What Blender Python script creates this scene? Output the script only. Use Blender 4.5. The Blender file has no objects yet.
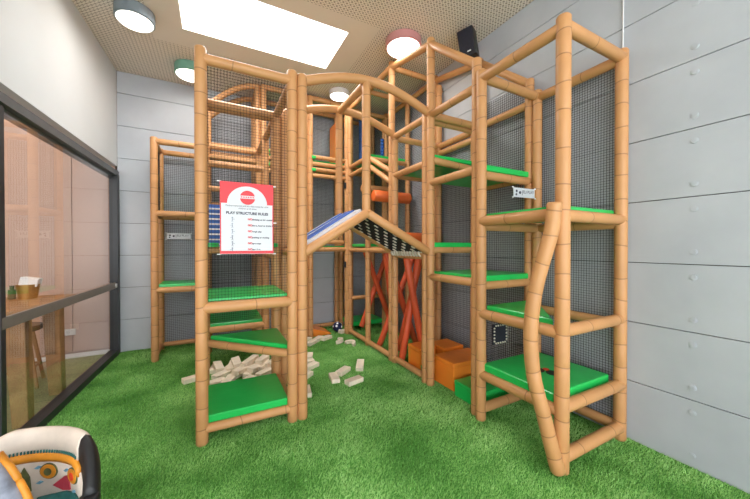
import bpy, bmesh, math, random
import numpy as np
from mathutils import Vector, Matrix
random.seed(7)
TH = math.radians(27.7)
col = bpy.context.scene.collection
CEIL = 3.99
XL, XR, YB = -1.2, 2.87, 5.56       # glass wall, right wall, back wall

# ------------------------------------------------------------------ materials
def mat(name, rgb, rough=.6, metal=0, noise=None, bump=None, emit=None, spec=.5, coat=0):
    m = bpy.data.materials.new(name); m.use_nodes = True
    nt = m.node_tree; b = nt.nodes['Principled BSDF']
    b.inputs['Base Color'].default_value = (*rgb, 1)
    b.inputs['Roughness'].default_value = rough
    b.inputs['Metallic'].default_value = metal
    b.inputs['Specular IOR Level'].default_value = spec
    b.inputs['Coat Weight'].default_value = coat
    tc = nt.nodes.new('ShaderNodeTexCoord')
    if noise:
        sc, amt = noise
        n = nt.nodes.new('ShaderNodeTexNoise'); n.inputs['Scale'].default_value = sc; n.inputs['Detail'].default_value = 5
        nt.links.new(tc.outputs['Object'], n.inputs['Vector'])
        r = nt.nodes.new('ShaderNodeMapRange'); r.inputs['From Min'].default_value = .3; r.inputs['From Max'].default_value = .7
        r.inputs['To Min'].default_value = 1-amt; r.inputs['To Max'].default_value = 1+amt
        nt.links.new(n.outputs['Fac'], r.inputs['Value'])
        h = nt.nodes.new('ShaderNodeHueSaturation'); h.inputs['Color'].default_value = (*rgb, 1)
        nt.links.new(r.outputs[0], h.inputs['Value']); nt.links.new(h.outputs[0], b.inputs['Base Color'])
    if bump:
        n2 = nt.nodes.new('ShaderNodeTexNoise'); n2.inputs['Scale'].default_value = bump[0]
        nt.links.new(tc.outputs['Object'], n2.inputs['Vector'])
        bp = nt.nodes.new('ShaderNodeBump'); bp.inputs['Strength'].default_value = bump[1]; bp.inputs['Distance'].default_value = .01
        nt.links.new(n2.outputs['Fac'], bp.inputs['Height']); nt.links.new(bp.outputs[0], b.inputs['Normal'])
    if emit:
        b.inputs['Emission Color'].default_value = (*emit[0], 1); b.inputs['Emission Strength'].default_value = emit[1]
    return m

def foam_mat(name, rgb):
    m = mat(name, rgb, .5, noise=(3.5, .07), bump=(60, .12), coat=.05)
    nt = m.node_tree; b = nt.nodes['Principled BSDF']
    src = b.inputs['Base Color'].links[0].from_socket
    at = nt.nodes.new('ShaderNodeAttribute'); at.attribute_name = 'seam'
    mx = nt.nodes.new('ShaderNodeMix'); mx.data_type = 'RGBA'
    mx.inputs['B'].default_value = (rgb[0]*.30, rgb[1]*.24, rgb[2]*.22, 1)
    nt.links.new(at.outputs['Fac'], mx.inputs['Factor']); nt.links.new(src, mx.inputs['A'])
    nt.links.new(mx.outputs['Result'], b.inputs['Base Color'])
    return m

M = {}
M['foam'] = foam_mat('foam_bamboo', (.60, .295, .115))
M['red_foam'] = foam_mat('foam_red', (.74, .11, .035))
M['orange_foam'] = foam_mat('foam_orange', (.80, .16, .03))
M['blue_foam'] = foam_mat('foam_blue', (.05, .16, .5))
M['green'] = mat('green_vinyl', (.015, .54, .10), .32, coat=.25, bump=(9, .25), noise=(4, .05))
M['orange'] = mat('orange_vinyl', (.96, .27, .03), .38, coat=.2, bump=(8, .2), noise=(4, .05))
M['blue'] = mat('blue_vinyl', (.03, .13, .50), .4, noise=(5, .08))
M['pale'] = mat('pale_grey_vinyl', (.62, .64, .68), .45, noise=(6, .05))
M['black'] = mat('black_plastic', (.012, .012, .014), .45, noise=(20, .1))
M['blackweb'] = mat('black_webbing', (.012, .012, .022), .8, noise=(40, .2))
M['net'] = mat('net_cord', (.022, .022, .024), .8, noise=(30, .15))
M['white'] = mat('white_plastic', (.85, .85, .86), .4, noise=(5, .03))
M['ivory'] = mat('ivory_rope', (.75, .68, .58), .7, noise=(20, .1))
M['frame'] = mat('frame_charcoal', (.025, .027, .031), .42, noise=(12, .12))
M['frame_top'] = mat('frame_grey', (.085, .087, .09), .42, noise=(12, .08))
M['band'] = mat('band_taupe', (.19, .165, .145), .45, noise=(10, .08))
M['wood'] = mat('oak', (.36, .185, .075), .5, noise=(9, .22))
M['darkwood'] = mat('dark_seat', (.05, .035, .025), .5, noise=(9, .2))
M['block'] = mat('block_wood', (.86, .74, .58), .6, noise=(11, .14))
M['brass'] = mat('brass', (.62, .42, .14), .3, metal=1, noise=(8, .08))
M['red'] = mat('print_red', (.72, .02, .03), .4, noise=(4, .04))
M['board'] = mat('print_white', (.66, .675, .71), .35, noise=(4, .02))
M['ink'] = mat('print_ink', (.05, .05, .08), .5, noise=(4, .05))
M['pink'] = mat('lamp_pink', (.55, .25, .24), .5, noise=(4, .04))
M['lgreen'] = mat('lamp_green', (.17, .36, .27), .5, noise=(4, .04))
M['lgrey'] = mat('lamp_grey', (.20, .24, .27), .5, noise=(4, .04))
M['lwhite'] = mat('lamp_white', (.7, .7, .7), .5, noise=(4, .04))
M['glow'] = mat('lamp_diffuser', (.9, .88, .82), .5, emit=((1, .94, .84), 3.2))
M['cream'] = mat('patch_cream', (.72, .62, .53), .55, noise=(7, .16))
M['mustard'] = mat('patch_mustard', (.72, .27, .02), .5, noise=(14, .16))
M['teal'] = mat('patch_teal', (.02, .13, .12), .6, noise=(20, .3))
M['olive'] = mat('patch_olive', (.10, .11, .04), .6, noise=(26, .5))
M['crimson'] = mat('patch_crimson', (.42, .035, .06), .5, noise=(10, .15))
M['patchred'] = mat('patch_red', (.75, .06, .02), .5, noise=(10, .1))
M['skyblue'] = mat('patch_blue', (.16, .35, .48), .5, noise=(10, .1))
M['slate'] = mat('patch_slate', (.25, .27, .34), .5, noise=(16, .5))
M['plaster'] = mat('plaster_white', (.61, .625, .635), .8, noise=(1.3, .03), bump=(25, .08))
M['smooth_ceiling'] = mat('smooth_ceiling', (.72, .64, .56), .8, noise=(2, .03))
M['lining'] = mat('skylight_lining', (.85, .85, .85), .7, noise=(2, .02))

def concrete():
    m = mat('concrete_panel', (.46, .475, .50), .65)
    nt = m.node_tree; b = nt.nodes['Principled BSDF']
    tc = nt.nodes.new('ShaderNodeTexCoord')
    n = nt.nodes.new('ShaderNodeTexNoise'); n.inputs['Scale'].default_value = 1.6; n.inputs['Detail'].default_value = 7; n.inputs['Roughness'].default_value = .6
    n2 = nt.nodes.new('ShaderNodeTexNoise'); n2.inputs['Scale'].default_value = 35; n2.inputs['Detail'].default_value = 3
    for x in (n, n2): nt.links.new(tc.outputs['Object'], x.inputs['Vector'])
    cr = nt.nodes.new('ShaderNodeValToRGB')
    cr.color_ramp.elements[0].position = .3; cr.color_ramp.elements[0].color = (.46, .49, .54, 1)
    cr.color_ramp.elements[1].position = .7; cr.color_ramp.elements[1].color = (.54, .57, .62, 1)
    nt.links.new(n.outputs['Fac'], cr.inputs[0]); nt.links.new(cr.outputs[0], b.inputs['Base Color'])
    bp = nt.nodes.new('ShaderNodeBump'); bp.inputs['Strength'].default_value = .05
    nt.links.new(n2.outputs['Fac'], bp.inputs['Height']); nt.links.new(bp.outputs[0], b.inputs['Normal'])
    return m
M['concrete'] = concrete()
M['gap'] = mat('panel_gap', (.10, .105, .11), .9, noise=(9, .1))

def perforated():
    m = mat('perforated_ceiling', (.5, .42, .35), .8)
    nt = m.node_tree; b = nt.nodes['Principled BSDF']
    tc = nt.nodes.new('ShaderNodeTexCoord')
    def dots(s, off, r):
        mp = nt.nodes.new('ShaderNodeMapping'); mp.inputs['Scale'].default_value = (s, s, 0); mp.inputs['Location'].default_value = (off, off, 0)
        nt.links.new(tc.outputs['Object'], mp.inputs['Vector'])
        fr = nt.nodes.new('ShaderNodeVectorMath'); fr.operation = 'FRACTION'; nt.links.new(mp.outputs[0], fr.inputs[0])
        ds = nt.nodes.new('ShaderNodeVectorMath'); ds.operation = 'DISTANCE'; ds.inputs[1].default_value = (.5, .5, 0)
        nt.links.new(fr.outputs[0], ds.inputs[0])
        lt = nt.nodes.new('ShaderNodeMath'); lt.operation = 'LESS_THAN'; lt.inputs[1].default_value = r
        nt.links.new(ds.outputs['Value'], lt.inputs[0]); return lt
    d1 = dots(25, 0, .27); d2 = dots(25, .5, .15)
    mxm = nt.nodes.new('ShaderNodeMath'); mxm.operation = 'MAXIMUM'
    nt.links.new(d1.outputs[0], mxm.inputs[0]); nt.links.new(d2.outputs[0], mxm.inputs[1])
    mx = nt.nodes.new('ShaderNodeMix'); mx.data_type = 'RGBA'
    mx.inputs['A'].default_value = (.78, .69, .60, 1); mx.inputs['B'].default_value = (.30, .24, .19, 1)
    nt.links.new(mxm.outputs[0], mx.inputs['Factor']); nt.links.new(mx.outputs['Result'], b.inputs['Base Color'])
    return m
M['perf'] = perforated()

def turf(name, c1, c2, c3):
    m = mat(name, c1, .75, spec=.25)
    nt = m.node_tree; b = nt.nodes['Principled BSDF']
    tc = nt.nodes.new('ShaderNodeTexCoord')
    n = nt.nodes.new('ShaderNodeTexNoise'); n.inputs['Scale'].default_value = 1.9; n.inputs['Detail'].default_value = 4
    n2 = nt.nodes.new('ShaderNodeTexNoise'); n2.inputs['Scale'].default_value = 90; n2.inputs['Detail'].default_value = 2
    for x in (n, n2): nt.links.new(tc.outputs['Object'], x.inputs['Vector'])
    ad = nt.nodes.new('ShaderNodeMath'); ad.operation = 'MULTIPLY_ADD'; ad.inputs[1].default_value = .42
    nt.links.new(n2.outputs['Fac'], ad.inputs[0])
    ml = nt.nodes.new('ShaderNodeMath'); ml.operation = 'MULTIPLY'; ml.inputs[1].default_value = .58
    nt.links.new(n.outputs['Fac'], ml.inputs[0]); nt.links.new(ml.outputs[0], ad.inputs[2])
    cr = nt.nodes.new('ShaderNodeValToRGB'); e = cr.color_ramp.elements
    e[0].position = .38; e[0].color = (*c1, 1); e[1].position = .62; e[1].color = (*c3, 1)
    k = e.new(.5); k.color = (*c2, 1)
    nt.links.new(ad.outputs[0], cr.inputs[0]); nt.links.new(cr.outputs[0], b.inputs['Base Color'])
    return m
M['turf'] = turf('turf_blades', (.11, .34, .055), (.28, .58, .15), (.52, .82, .31))
M['turf_base'] = turf('turf_backing', (.06, .20, .035), (.10, .30, .055), (.14, .38, .08))

def cafe_floor():
    m = mat('cafe_floor', (.36, .32, .20), .35)
    nt = m.node_tree; b = nt.nodes['Principled BSDF']
    tc = nt.nodes.new('ShaderNodeTexCoord'); br = nt.nodes.new('ShaderNodeTexBrick')
    br.inputs['Scale'].default_value = 1; br.inputs['Brick Width'].default_value = 1.2; br.inputs['Row Height'].default_value = .18
    br.inputs['Mortar Size'].default_value = .003
    br.inputs['Color1'].default_value = (.36, .30, .18, 1); br.inputs['Color2'].default_value = (.30, .255, .15, 1); br.inputs['Mortar'].default_value = (.12, .1, .07, 1)
    nt.links.new(tc.outputs['Object'], br.inputs['Vector']); nt.links.new(br.outputs['Color'], b.inputs['Base Color'])
    return m
M['cafe_floor'] = cafe_floor()
M['cafe_wall'] = mat('cafe_wall_panel', (.58, .40, .325), .5, noise=(1.2, .04))
M['cafe_side'] = mat('cafe_side_wall', (.55, .36, .27), .7, noise=(1.2, .04))

def glass():
    m = bpy.data.materials.new('window_glass'); m.use_nodes = True; nt = m.node_tree
    for n in list(nt.nodes): nt.nodes.remove(n)
    o = nt.nodes.new('ShaderNodeOutputMaterial'); mix = nt.nodes.new('ShaderNodeMixShader')
    t = nt.nodes.new('ShaderNodeBsdfTransparent'); t.inputs[0].default_value = (.97, .975, .97, 1)
    g = nt.nodes.new('ShaderNodeBsdfGlossy'); g.inputs['Roughness'].default_value = .01
    f = nt.nodes.new('ShaderNodeFresnel'); f.inputs['IOR'].default_value = 1.5
    ge = nt.nodes.new('ShaderNodeNewGeometry'); inv = nt.nodes.new('ShaderNodeMath'); inv.operation = 'SUBTRACT'; inv.inputs[0].default_value = 1
    nt.links.new(ge.outputs['Backfacing'], inv.inputs[1]); mu = nt.nodes.new('ShaderNodeMath'); mu.operation = 'MULTIPLY'
    nt.links.new(inv.outputs[0], mu.inputs[0]); dbl = nt.nodes.new('ShaderNodeMath'); dbl.operation = 'MULTIPLY'; dbl.inputs[1].default_value = 1.7; dbl.use_clamp = True; nt.links.new(f.outputs[0], dbl.inputs[0]); nt.links.new(dbl.outputs[0], mu.inputs[1]); nt.links.new(mu.outputs[0], mix.inputs[0]); nt.links.new(t.outputs[0], mix.inputs[1]); nt.links.new(g.outputs[0], mix.inputs[2])
    nt.links.new(mix.outputs[0], o.inputs[0]); return m
M['glass'] = glass()

# ------------------------------------------------------------------ helpers
def link(name, me, m, parent=None):
    o = bpy.data.objects.new(name, me); col.objects.link(o)
    if m is not None and not me.materials: me.materials.append(m)
    if parent:
        o.parent = parent
    return o
def tag(o, label=None, cat=None, group=None, kind=None):
    for k, v in (('label', label), ('category', cat), ('group', group), ('kind', kind)):
        if v: o[k] = v
    return o
def thing(name, loc, label, cat, group=None, rz=0):
    o = bpy.data.objects.new(name, None); col.objects.link(o); o.location = loc; o.rotation_euler = (0, 0, rz)
    o.empty_display_size = .1
    return tag(o, label, cat, group)
def unparent_offset(me, parent):
    "geometry is written in world coordinates; move it into the frame of its parent"
    if parent:
        p = parent; mtx = Matrix.Identity(4)
        while p:
            mtx = Matrix.Translation(p.location) @ p.rotation_euler.to_matrix().to_4x4() @ mtx; p = p.parent
        me.transform(mtx.inverted())
def build(name, bm, m, parent=None, smooth=False, label=None, local=False):
    me = bpy.data.meshes.new(name); bm.normal_update(); bm.to_mesh(me); bm.free()
    if smooth:
        for p in me.polygons: p.use_smooth = True
    if not local: unparent_offset(me, parent)
    o = link(name, me, m, parent)
    if label: o['label'] = label
    return o
def box(bm, c, s, rz=0, mtx=None, bev=0):
    r = bmesh.ops.create_cube(bm, size=1)
    mm = Matrix.Translation(c) @ Matrix.Rotation(rz, 4, 'Z') @ (mtx or Matrix.Identity(4)) @ Matrix.Diagonal((*s, 1))
    bmesh.ops.transform(bm, matrix=mm, verts=r['verts'])
    if bev:
        es = list({e for v in r['verts'] for e in v.link_edges})
        bmesh.ops.bevel(bm, geom=es, offset=bev, segments=2, affect='EDGES', profile=.6)
    return bm
def boxes(lst, bev=0):
    bm = bmesh.new()
    for c, s in lst: box(bm, c, s, bev=bev)
    return bm
def prism(pts, z0, z1, bev=0):
    bm = bmesh.new()
    vs = [bm.verts.new((x, y, z0)) for x, y in pts]
    f = bm.faces.new(vs); r = bmesh.ops.extrude_face_region(bm, geom=[f])
    bmesh.ops.translate(bm, vec=(0, 0, z1-z0), verts=[v for v in r['geom'] if isinstance(v, bmesh.types.BMVert)])
    bmesh.ops.recalc_face_normals(bm, faces=bm.faces)
    if bev: bmesh.ops.bevel(bm, geom=list(bm.edges), offset=bev, segments=3, affect='EDGES', profile=.6)
    return bm
def cyl(bm, p0, p1, r0, r1=None, seg=24):
    p0, p1 = Vector(p0), Vector(p1); r1 = r0 if r1 is None else r1
    d = p1-p0; q = Vector((0, 0, 1)).rotation_difference(d).to_matrix().to_4x4()
    bmesh.ops.create_cone(bm, cap_ends=True, segments=seg, radius1=r0, radius2=r1, depth=d.length,
                          matrix=Matrix.Translation((p0+p1)/2) @ q)
    return bm

def tube_mesh(path, r, seams=.2, seg=18, seam_rand=True, slit=True):
    "padded tube along a path, with pinched wrap seams; float attribute 'seam'"
    P = [Vector(p) for p in path]
    # resample
    L = [0]
    for i in range(1, len(P)): L.append(L[-1]+(P[i]-P[i-1]).length)
    tot = L[-1]
    def at(s):
        s = max(0, min(tot, s))
        for i in range(1, len(P)):
            if s <= L[i]+1e-9:
                t = (s-L[i-1])/max(1e-9, L[i]-L[i-1]); return P[i-1].lerp(P[i], t)
        return P[-1]
    st = {}
    step = .06 if len(P) > 2 else .35
    n = max(1, int(tot/step))
    for i in range(n+1): st[round(tot*i/n, 4)] = (1, 0)
    st[0.] = (.82, 0); st[.012] = (1, 0); st[round(tot, 4)] = (.82, 0); st[round(tot-.012, 4)] = (1, 0)
    marks = []
    if seams:
        s = random.uniform(.4, 1)*seams
        while s < tot-.05:
            marks.append(s); s += seams*random.uniform(.75, 1.25)
    for s in marks:
        for k in [k for k in st if abs(k-s) < .014 and 0 < k < tot]: st.pop(k)
        st[round(s-.006, 4)] = (1.004, 0); st[round(s-.0015, 4)] = (.975, .6); st[round(s+.0015, 4)] = (.975, .6); st[round(s+.006, 4)] = (1.0, 0)
    keys = sorted(st)
    up = Vector((0, 0, 1)) if abs((P[1]-P[0]).normalized().z) < .8 else Vector((1, 0, 0))
    verts = []; att = []; faces = []
    tilts = {}
    for k in keys:
        c = at(k); d = (at(k+.01)-at(k-.01)).normalized()
        a = d.cross(up).normalized(); b = a.cross(d).normalized()
        sc, se = st[k]
        near = min(marks, key=lambda q: abs(q-k)) if marks else None
        tl = (0, 0)
        if near is not None and abs(near-k) < .008:
            tl = tilts.setdefault(near, (random.uniform(.003, .009), random.uniform(0, 6.28)))
        for j in range(seg):
            an = 2*math.pi*j/seg
            off = tl[0]*math.cos(an+tl[1])
            verts.append(c + (a*math.cos(an)+b*math.sin(an))*(r*sc) + d*off); att.append(se)
    for i in range(len(keys)-1):
        for j in range(seg):
            faces.append((i*seg+j, i*seg+(j+1) % seg, (i+1)*seg+(j+1) % seg, (i+1)*seg+j))
    faces.append(tuple(reversed(range(seg)))); m0 = (len(keys)-1)*seg; faces.append(tuple(range(m0, m0+seg)))
    me = bpy.data.meshes.new('tube'); me.from_pydata([tuple(v) for v in verts], [], faces)
    for p in me.polygons: p.use_smooth = len(p.vertices) == 4
    a = me.attributes.new('seam', 'FLOAT', 'POINT'); a.data.foreach_set('value', att)
    me.update(); return me
def tube(name, path, parent, r=.043, m='foam', seams=.2, label=None):
    me = tube_mesh(path, r, seams); me.name = name
    # make sure normals point outward
    bm = bmesh.new(); bm.from_mesh(me); bmesh.ops.recalc_face_normals(bm, faces=bm.faces); bm.to_mesh(me); bm.free()
    unparent_offset(me, parent)
    o = link(name, me, M[m], parent)
    if label: o['label'] = label
    return o
def post(par, x, y, z1, z0=0, r=.043): return tube('post', [(x, y, z0), (x, y, z1)], par, r, seams=.2)
def rail(par, p, q, r=.039, seams=.45, name='rail'): return tube(name, [p, q], par, r, seams=seams)
def arc(p, q, h, n=14):
    p, q = Vector(p), Vector(q)
    return [p.lerp(q, i/n)+Vector((0, 0, h*4*(i/n)*(1-i/n))) for i in range(n+1)]
def deck(par, pts, z, t=.055, name='deck_pad'):
    return build(name, prism(pts, z, z+t, .014), M['green'], par, smooth=False)
def net(par, o, u, lu, v, lv, sp=.025, w=.0027, name='safety_net'):
    "square-mesh cord net as real strands"
    o = Vector(o); u = Vector(u).normalized(); v = Vector(v).normalized(); n = u.cross(v)
    V = []; F = []
    def strand(a, b, side):
        i = len(V); h = w/2
        for p in (a, b):
            for sx, sy in ((-1, -1), (1, -1), (1, 1), (-1, 1)): V.append(tuple(p+side*sx*h+n*sy*h))
        for k in range(4): F.append((i+k, i+(k+1) % 4, i+4+(k+1) % 4, i+4+k))
    for k in range(int(lu/sp)+1):
        a = o+u*min(lu, k*sp); strand(a, a+v*lv, u)
    for k in range(int(lv/sp)+1):
        a = o+v*min(lv, k*sp); strand(a, a+u*lu, v)
    me = bpy.data.meshes.new(name); me.from_pydata(V, [], F); unparent_offset(me, par)
    return link(name, me, M['net'], par)
X, Y_, Z = (1, 0, 0), (0, 1, 0), (0, 0, 1)

def text(s, size, parent, loc, rotm, m, name, align='LEFT', bold=0):
    cu = bpy.data.curves.new(name, 'FONT'); cu.body = s; cu.size = size; cu.align_x = align; cu.offset = bold; cu.extrude = .0004
    o = bpy.data.objects.new(name, cu); col.objects.link(o)
    dg = bpy.context.evaluated_depsgraph_get()
    me = bpy.data.meshes.new_from_object(o.evaluated_get(dg))
    bpy.data.objects.remove(o)
    me.materials.clear()
    me.transform(Matrix.Translation(loc) @ rotm)
    return link(name, me, M[m], parent)

# ------------------------------------------------------------------ the setting
def struct(name, bm, m, parent=None, **k):
    o = build(name, bm, m, parent, **k)
    if not parent: o['kind'] = 'structure'
    return o
KL = .040
def lx(y): return XL-(YB-y)*KL
struct('floor', prism([(lx(-2.5), -2.5), (XR+.1, -2.5), (XR+.1, YB+.1), (lx(YB+.1), YB+.1)], -.1, 0), M['turf_base'])
struct('floor_cafe', prism([(-6.25, -2.5), (lx(-2.5), -2.5), (lx(YB+.1), YB+.1), (-6.25, YB+.1)], -.1, 0), M['cafe_floor'])
# ceiling: perforated slabs, plain border round the skylight, lined shaft
sx0, sx1, sy0, sy1 = -.30, 1.40, 3.33, 4.15
bx0, bx1, by0, by1 = -.62, 1.70, 3.10, 4.50
def slab(x0, x1, y0, y1, z0=CEIL, z1=CEIL+.1):
    if x1 == XR: x1 = XR+.12
    if y1 == YB: y1 = YB+.12
    return (((x0+x1)/2, (y0+y1)/2, (z0+z1)/2), (x1-x0, y1-y0, z1-z0))
struct('ceiling', boxes([slab(XL-.4, bx0, -2.5, YB), slab(bx1, XR, -2.5, YB), slab(bx0, bx1, -2.5, by0), slab(bx0, bx1, by1, YB)]), M['perf'])
struct('trim_1', boxes([slab(bx0, sx0, by0, by1), slab(sx1, bx1, by0, by1), slab(sx0, sx1, by0, sy0), slab(sx0, sx1, sy1, by1)]), M['smooth_ceiling'])
w = struct('window_1', boxes([slab(sx0-.04, sx0, sy0-.04, sy1+.04, CEIL+.1, CEIL+.3), slab(sx1, sx1+.04, sy0-.04, sy1+.04, CEIL+.1, CEIL+.3),
        slab(sx0, sx1, sy0-.04, sy0, CEIL+.1, CEIL+.3), slab(sx0, sx1, sy1, sy1+.04, CEIL+.1, CEIL+.3)]), M['lining'])
struct('skylight_pane', boxes([slab(sx0, sx1, sy0, sy1, CEIL+.27, CEIL+.28)]), M['glass'], w)

# concrete panel walls: a dark backing with separate panels, joints left open
PH = .4602
def panels(axis, c, lo, hi, joints, sgn):
    bm = bmesh.new(); z = 0; ks = [lo]+joints+[hi]
    for i in range(len(ks)-1):
        z = 0
        while z < CEIL:
            z1 = min(z+PH, CEIL); m0 = (ks[i]+ks[i+1])/2; L = ks[i+1]-ks[i]-.005
            if axis == 'x': box(bm, (c+sgn*.012, m0, (z+z1)/2), (.024, L, z1-z-.006), bev=.0015)
            else: box(bm, (m0, c+sgn*.012, (z+z1)/2), (L, .024, z1-z-.006), bev=.0015)
            z = z1
    return bm
wr = struct('wall_right', boxes([((XR+.08, 1.53, CEIL/2), (.12, 8.06, CEIL))]), M['gap'])
struct('concrete_panel', panels('x', XR, -2.5, YB, [], 1), M['concrete'], wr)
wb = struct('wall_back', boxes([(((XL+XR)/2, YB+.08, CEIL/2), (XR-XL+.2, .12, CEIL))]), M['gap'])
struct('concrete_panel', panels('y', YB, XL+.0, XR, [], 1), M['concrete'], wb)
# tie-hole plugs on the right wall, two per panel
for yy in (.84, -.96):
    for k in range(9):
        for dz in (.085, PH-.085):
            z = k*PH+dz
            if z > CEIL-.03 or (yy < 0 and k > 7): continue
            bm = bmesh.new(); cyl(bm, (XR-.004, yy, z), (XR+.004, yy, z), .019, .021, 20)
            cyl(bm, (XR-.0055, yy, z-.002), (XR-.0035, yy, z-.002), .013, .014, 16)
            build('tie_hole_plug', bm, M['concrete'], wr, smooth=False)
# left wall: plaster above a glazed opening
GZ = 2.56
wl = struct('wall_left', boxes([((XL-.06, 1.53, (GZ+CEIL)/2+.04), (.12, 8.06, CEIL-GZ-.08)), ]), M['plaster'])
fy0, fy1 = -1.4, YB
wf = struct('window_2', boxes([((XL-.02, (fy0+fy1)/2, GZ-.03), (.08, fy1-fy0, .07)), ((XL-.055, (fy0+fy1)/2, GZ-.085), (.05, fy1-fy0, .05))]), M['frame_top'])
struct('window_frame', boxes([((XL-.02, fy1-.05, GZ/2-.02), (.09, .10, GZ-.06)), ((XL-.02, (fy0+fy1)/2-.05, .035), (.10, fy1-fy0-.1, .07)),
        ((XL-.03, 3.09, GZ/2-.03), (.07, .055, GZ-.1))]), M['frame'], wf)
struct('glass_pane', boxes([((XL-.03, 4.26, GZ/2), (.008, 2.4, GZ-.12))]), M['glass'], wf)
struct('glass_pane', boxes([((XL-.03, 0.80, GZ/2), (.008, 4.4, GZ-.12))]), M['glass'], wf)
tag(struct('safety_band', boxes([((XL-.005, 4.265, .965), (.022, 2.38, .085))], bev=.004), M['band'], wf), 'taupe bar across the glass')
bm = bmesh.new(); cyl(bm, (XL+.02, 5.44, .965), (XL-.01, 5.44, .965), .03)
struct('bar_bracket', bm, M['lwhite'], wf)

for o_ in (wl, wf):
    Rz = Matrix.Rotation(-math.atan(KL), 4, 'Z'); c_ = Vector((XL, YB, 0))
    o_.matrix_world = Matrix.Translation(c_) @ Rz @ Matrix.Translation(-c_)
# the cafe behind the glass
wc = struct('wall_cafe_back', boxes([((-3.75, YB+.08, CEIL/2), (5.1-.0, .12, CEIL))]), M['cafe_wall'])
bm = bmesh.new(); xs = [-6.2, -5.3, -4.4, -3.5, -2.55, -1.68, XL-.02]
for i in range(len(xs)-1): box(bm, ((xs[i]+xs[i+1])/2, YB+.01, CEIL/2+.04), (xs[i+1]-xs[i]-.008, .025, CEIL-.1), bev=.002)
struct('wall_panel', bm, M['cafe_wall'], wc)
struct('baseboard_cafe', boxes([((-3.7, YB-.012, .035), (4.9, .018, .06))]), M['white'])
struct('wall_cafe_side', boxes([((-6.2, 1.5, CEIL/2), (.1, 8.1, CEIL))]), M['cafe_side'])
struct('ceiling_cafe', boxes([((-3.93, 1.5, CEIL+.05), (4.6, 8.1, .1))]), M['plaster'])

# turf pile
def make_turf():
    rng = np.random.default_rng(3)
    N = 380000
    y = rng.uniform(.15, YB-.01, N); xl_ = XL-(YB-y)*KL+.04; x = xl_+(XR-.01-xl_)*rng.uniform(0, 1, N)
    # nearer part of the lawn needs the denser pile
    keep = rng.uniform(0, 1, N) < np.clip(1.25-(y-.7)/6, .3, 1); x, y = x[keep], y[keep]; xl_ = xl_[keep]; n = len(x)
    a = rng.uniform(0, 2*np.pi, n); h = rng.uniform(.012, .026, n); ln = rng.uniform(.004, .018, n); la = rng.normal(-.6, 1.1, n)
    w = rng.uniform(.0016, .003, n)
    V = np.zeros((n, 3, 3))
    V[:, 0] = np.stack([x-np.cos(a)*w, y-np.sin(a)*w, np.zeros(n)], 1)
    V[:, 1] = np.stack([x+np.cos(a)*w, y+np.sin(a)*w, np.zeros(n)], 1)
    V[:, 2] = np.stack([np.minimum(x+np.cos(la)*ln, XR-.003), y+np.sin(la)*ln, h], 1)
    me = bpy.data.meshes.new('artificial_turf')
    me.vertices.add(n*3); me.vertices.foreach_set('co', V.ravel())
    me.loops.add(n*3); me.loops.foreach_set('vertex_index', np.arange(n*3, dtype=np.int32))
    me.polygons.add(n); me.polygons.foreach_set('loop_start', np.arange(0, n*3, 3, dtype=np.int32))
    me.update(calc_edges=True)
    o = link('artificial_turf', me, M['turf'])
    tag(o, 'bright green artificial turf pile covering the play room floor', 'artificial grass', kind='stuff')
make_turf()

# ------------------------------------------------------------------ play frame modules
H = 2.95
def tower(name, x, y, label): return thing(name, (x, y, 0), label, 'climbing tower')

# 1. left front tower
xa, xb, ya, yb = -.08, .60, 2.67, 3.41
t = tower('climbing_tower', xa, ya, 'padded tan climbing tower at front left carrying the red and white rules sign')
for x in (xa, xb):
    for y in (ya, yb): post(t, x, y, 3.0 if y == ya else 2.93)
rail(t, (xa, ya, 2.92), (xb, ya, 2.92)); rail(t, (xa, yb, 2.90), (xb, yb, 2.90)); rail(t, (xa, ya, 2.9), (xa, yb, 2.9)); rail(t, (xb, ya, 2.9), (xb, yb, 2.9))
rail(t, (xa, ya, 1.035), (xb, ya, 1.035), .044); deck(t, [(xa+.03, ya+.03), (xb-.03, ya+.03), (xb-.03, yb-.02), (xa+.03, yb-.02)], 1.045)
rail(t, (xa, yb, 1.0), (xb, yb, 1.0))
rail(t, (xa, yb-.02, .575), (xb, ya+.02, .575), .036); deck(t, [(xa+.05, yb-.02), (xb-.0, ya+.05), (xb-.0, yb-.02)], .585, name='deck_pad')
rail(t, (xa, ya, .115), (xb, ya, .115), .034); rail(t, (xb, ya, .115), (xb, yb, .115)); rail(t, (xa, ya, .115), (xa, yb, .115)); rail(t, (xa, yb-.1, .1), (xb, yb-.1, .1), .034)
deck(t, [(xa+.03, ya+.02), (xb-.03, ya+.02), (xb-.03, yb-.12), (xa+.03, yb-.12)], .13, .07)
net(t, (xa, ya+.02, 1.08), X, xb-xa, Z, 1.82, .023, .0022); net(t, (xa, ya, 1.08), Y_, yb-ya, Z, 1.8)
net(t, (xa, ya, .16), Y_, yb-ya, Z, .85)
rail(t, (xa, yb, 1.47), (xb, yb, 1.47), .034)
for x in (xa+.06, xb-.06):
    b_ = bmesh.new(); cyl(b_, (x, yb-.02, 1.50), (x, yb-.02, 1.54), .07, .07, 20)
    build('deck_corner', b_, M['green'], t)

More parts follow.
